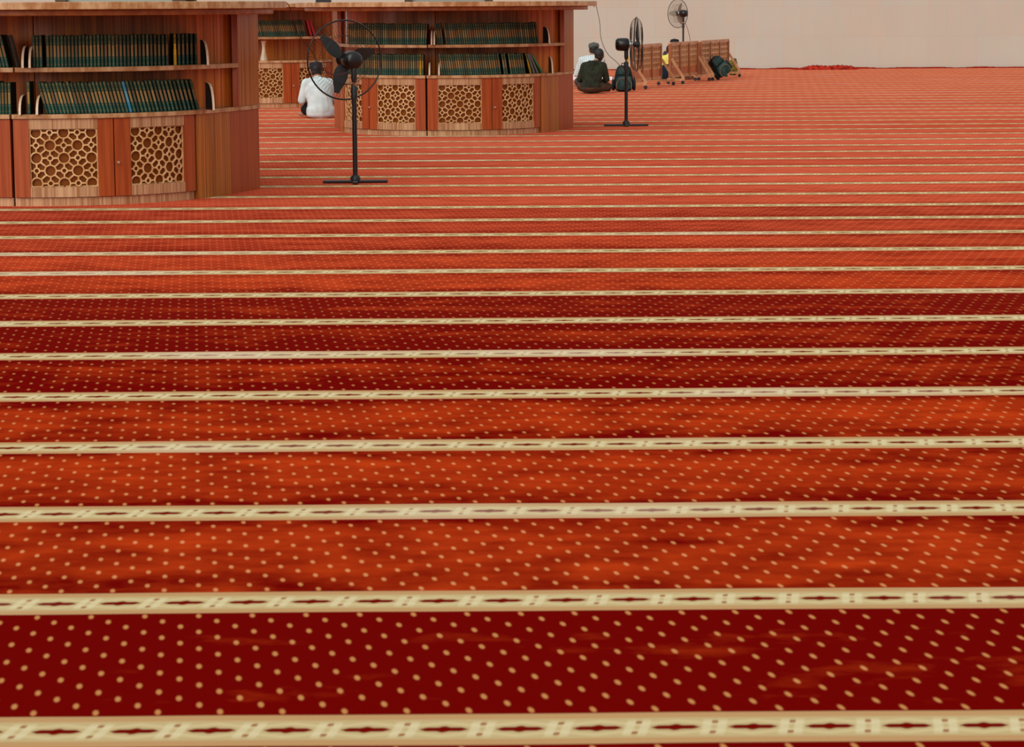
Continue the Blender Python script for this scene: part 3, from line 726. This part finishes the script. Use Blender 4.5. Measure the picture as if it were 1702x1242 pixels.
# ------------------------------------------------------------------ bags and small things
bagf = fabric('black_green_nylon', (16, 30, 30), (8, 14, 15), .45, 14); bagt = fabric('teal_nylon', (44, 74, 70), (26, 48, 46), .5, 14)
def backpack(loc, rot, label, sc=(1, 1, 1)):
    r = empty('backpack', loc, 0, label=label, cat='backpack'); r.rotation_euler = rot; r.scale = sc
    m = MB(); m.sup((0, 0, .235), (.175, .11, .235), .5, .55); o = m.build('main_compartment', bagf, r, True)
    for v in o.data.vertices: v.co.x *= 1 - .28 * max(0, v.co.z - .2) / .27
    m = MB(); m.sup((0, -.115, .15), (.145, .055, .13), .5, .5); m.build('front_pocket', bagt, r, True)
    m = MB(); m.sup((0, -.10, .355), (.105, .035, .06), .5, .5); m.build('top_pocket', bagt, r, True)
    for s in (-1, 1):
        m = MB(); m.sup((s * .185, 0, .12), (.030, .07, .10), .5, .5); m.build('side_pocket', bagf, r, True)
        m = MB(); m.tube([(s * .07, .10, .43), (s * .10, .16, .40), (s * .13, .18, .28), (s * .15, .15, .12), (s * .16, .10, .05)], .016, 6); m.build('shoulder_strap', M['blackmat'], r, True)
        m = MB(); m.tube([(s * .19, -.05, .26), (s * .205, -.02, .12), (s * .20, -.01, .022)], .010, 6); m.build('webbing', M['blackmat'], r, True)
    m = MB(); m.tube([(-.04, .07, .455), (-.03, .08, .50), (.03, .08, .50), (.04, .07, .455)], .010, 6); m.build('handle', M['blackmat'], r, True)
    m = MB(); m.tube([(-.13, -.16, .05), (-.135, -.165, .14), (-.08, -.172, .235), (.08, -.172, .235), (.135, -.165, .14), (.13, -.16, .05)], .005, 5); m.build('zip', M['chrome'], r, True)
    return r
bp1 = backpack((gx(1041, 46.2), gy(46.2), 0), (0, 0, 0), 'dark green backpack standing upright behind the sideways fan')
m = MB(); m.tube([(.055, .06, .44), (.085, .07, .53), (.085, .07, .61), (.05, .06, .65)], .016, 8); o = m.build('yellow_strap', mat('yellow_webbing', (206, 160, 50), .6), bp1, True)
backpack((gx(1212, 52.65), gy(52.65), .115), (0, R(-39), R(20)), 'dark teal backpack slumped against the screen nearest the wall', (.95, .9, .95))
m = MB(); m.sup((0, 0, .17), (.10, .13, .17), .6, .7); m.sup((.03, 0, .33), (.05, .06, .04), .7, .7)
ob = m.build('sack', fabric('olive_cloth', (112, 98, 36), (70, 58, 22), sc=16), None, True, (gx(1224.5, 56.2), gy(56.2), 0)); tag(ob, 'olive yellow cloth sack behind the last screen brace', 'bag')
# bottle
r = empty('water_bottle', (gx(1167.5, 54.2), gy(54.2), 0), label='clear plastic water bottle on the carpet between two screens', cat='bottle')
m = MB(); m.lathe([(.030, 0), (.034, .01), (.034, .16), (.028, .19), (.014, .215), (.013, .225)], 18); m.build('body', mat('clear_plastic', (215, 205, 205), .12, 0, .5, Transmission_Weight=.6), r, True)
m = MB(); m.lathe([(.0145, .226), (.0145, .245), (.012, .247)], 14); m.build('lid', M['white'], r, True)
def sandal(x, y, rz, lab):
    r = empty('sandal', (x, y, 0), rz, label=lab, cat='sandal', group='brown sandals')
    m = MB(); m.prism([(.035 * cos(t) * (1 + .15 * sin(t)), .13 * sin(t)) for t in [2 * pi * k / 16 for k in range(16)]], 0.001, .025); m.build('sole', mat('brown_leather', (96, 56, 36), .6), r)
    for yy in (.06, -.01):
        m = MB(); m.tube([(-.036, yy, .02), (-.025, yy, .055), (.025, yy, .055), (.036, yy, .02)], .010, 6); m.build('strap', mat('dark_leather', (60, 34, 24), .6), r, True)
sandal(gx(1149, 53.3), gy(53.3), .3, 'left one of the two brown sandals behind the wooden screen'); sandal(gx(1158, 53.5), gy(53.5), .4, 'right one of the two brown sandals behind the wooden screen')
# long white board beyond the two seated people
m = MB(); x0, x1 = gx(944, 53.2), gx(1025, 53.2)
m.add([(x0, 0, 0), (x1, 0, 0), (x1, .35, 0), (x0, .35, 0), (x0, 0, .155), (x1, 0, .055), (x1, .35, .055), (x0, .35, .155)],
      [(0, 3, 2, 1), (4, 5, 6, 7), (0, 1, 5, 4), (1, 2, 6, 5), (2, 3, 7, 6), (3, 0, 4, 7)])
tag(bevel(m.build('low_board', M['white'], None, False, (0, gy(53.2), 0))), 'long low white board on the carpet beyond the two seated people', 'board')
# rumpled carpet by the wall
m = MB(); xa, xb = gx(1322, 60.6), gx(1436, 60.6); N, K = 60, 8; vs = []
for i in range(N + 1):
    u = i / N; e = min(1, u / .3, (1 - u) / .12); e = e * e * (3 - 2 * e)
    for k in range(K + 1):
        t = pi * k / K; hh = e * (.095 + .008 * sin(i * 1.7) + .008 * sin(i * .31 + 1)) + .004
        vs.append((xa + (xb - xa) * u, -.13 * cos(t) * (1 + .15 * sin(i * .8)), hh * sin(t) ** .8 if sin(t) > 1e-6 else 0))
fs = [(i * (K + 1) + k, (i + 1) * (K + 1) + k, (i + 1) * (K + 1) + k + 1, i * (K + 1) + k + 1) for i in range(N) for k in range(K)]
fs += [(i * (K + 1), i * (K + 1) + K, (i + 1) * (K + 1) + K, (i + 1) * (K + 1)) for i in range(N)] + [tuple(range(K + 1)), tuple(range(N * (K + 1), (N + 1) * (K + 1)))[::-1]]
m.add(vs, fs)
tag(m.build('rumpled_rug', fabric('rumpled_red_pile', (176, 44, 22), (110, 16, 8), sc=14), None, True, (0, gy(60.6), 0)), 'rumpled red rug heaped along the foot of the stone wall', 'rug')
# box on the farthest tabletop
r = empty('loudspeaker', (gx(540, 40.4), gy(40.4), 1.592), label='black box shaped loudspeaker on the farthest tabletop, cut by the photo top', cat='loudspeaker')
m = MB(); m.box((0, 0, .14), (.235, .2, .28)); bevel(m.build('cabinet_body', M['black'], r), .008)
m = MB(); m.box((0, -.103, .14), (.20, .006, .24)); m.build('grille_cloth', M['blackmat'], r)
# cords
def cord(pts, rad, label, mt):
    P2 = []
    pts = [Vector(p) for p in pts]
    for i in range(len(pts) - 1):
        p0, p1, p2, p3 = pts[max(0, i - 1)], pts[i], pts[i + 1], pts[min(len(pts) - 1, i + 2)]
        for k in range(6):
            t = k / 6; P2.append(.5 * ((2 * p1) + (p2 - p0) * t + (2 * p0 - 5 * p1 + 4 * p2 - p3) * t * t + (3 * p1 - p0 - 3 * p2 + p3) * t ** 3))
    P2.append(pts[-1]); m = MB(); m.tube(P2, rad, 6); return tag(m.build('power_cord', mt, None, True), label, 'cord', 'fan power cords')
def at(px, py, d): # point seen at (px,py) at depth d
    hz = 8 - .0056 * (px - 851); return (gx(px, d), gy(d), H - (py - hz) * d / 4331)
cord([at(474, 12, 21.9), at(478, 4, 21.9), at(486, 14, 22.0), at(492, 38, 22.1), at(499, 58, 22.3), at(520, 84, 22.45), at(536, 112, 22.5), at(560, 124, 22.6), at(583, 118, 22.65)], .004, 'dark cord hanging from the nearest tabletop to the large fan', mat('dark_cord', (70, 24, 16), .6))
cord([at(991, 12, 32.1), at(993.5, 6, 32.1), at(998, 24, 32.2), at(1001, 40, 32.3), at(1003, 64, 32.4), at(1013, 88, 32.6), at(1030, 104, 32.8), at(1041, 118, 33.0)], .004, 'thin grey cord hanging from the middle tabletop to the sideways fan', mat('grey_cord', (120, 108, 98), .6))
cord([at(1142, 34, 59.4), at(1146, 42, 59.6), at(1150, 54, 60), at(1153, 68, 60.3), at(1156, 95, 60.6), at(1158, 112, 60.6)], .007, 'pale cord hanging from the distant fan near the wall', mat('pale_cord', (150, 138, 128), .6))
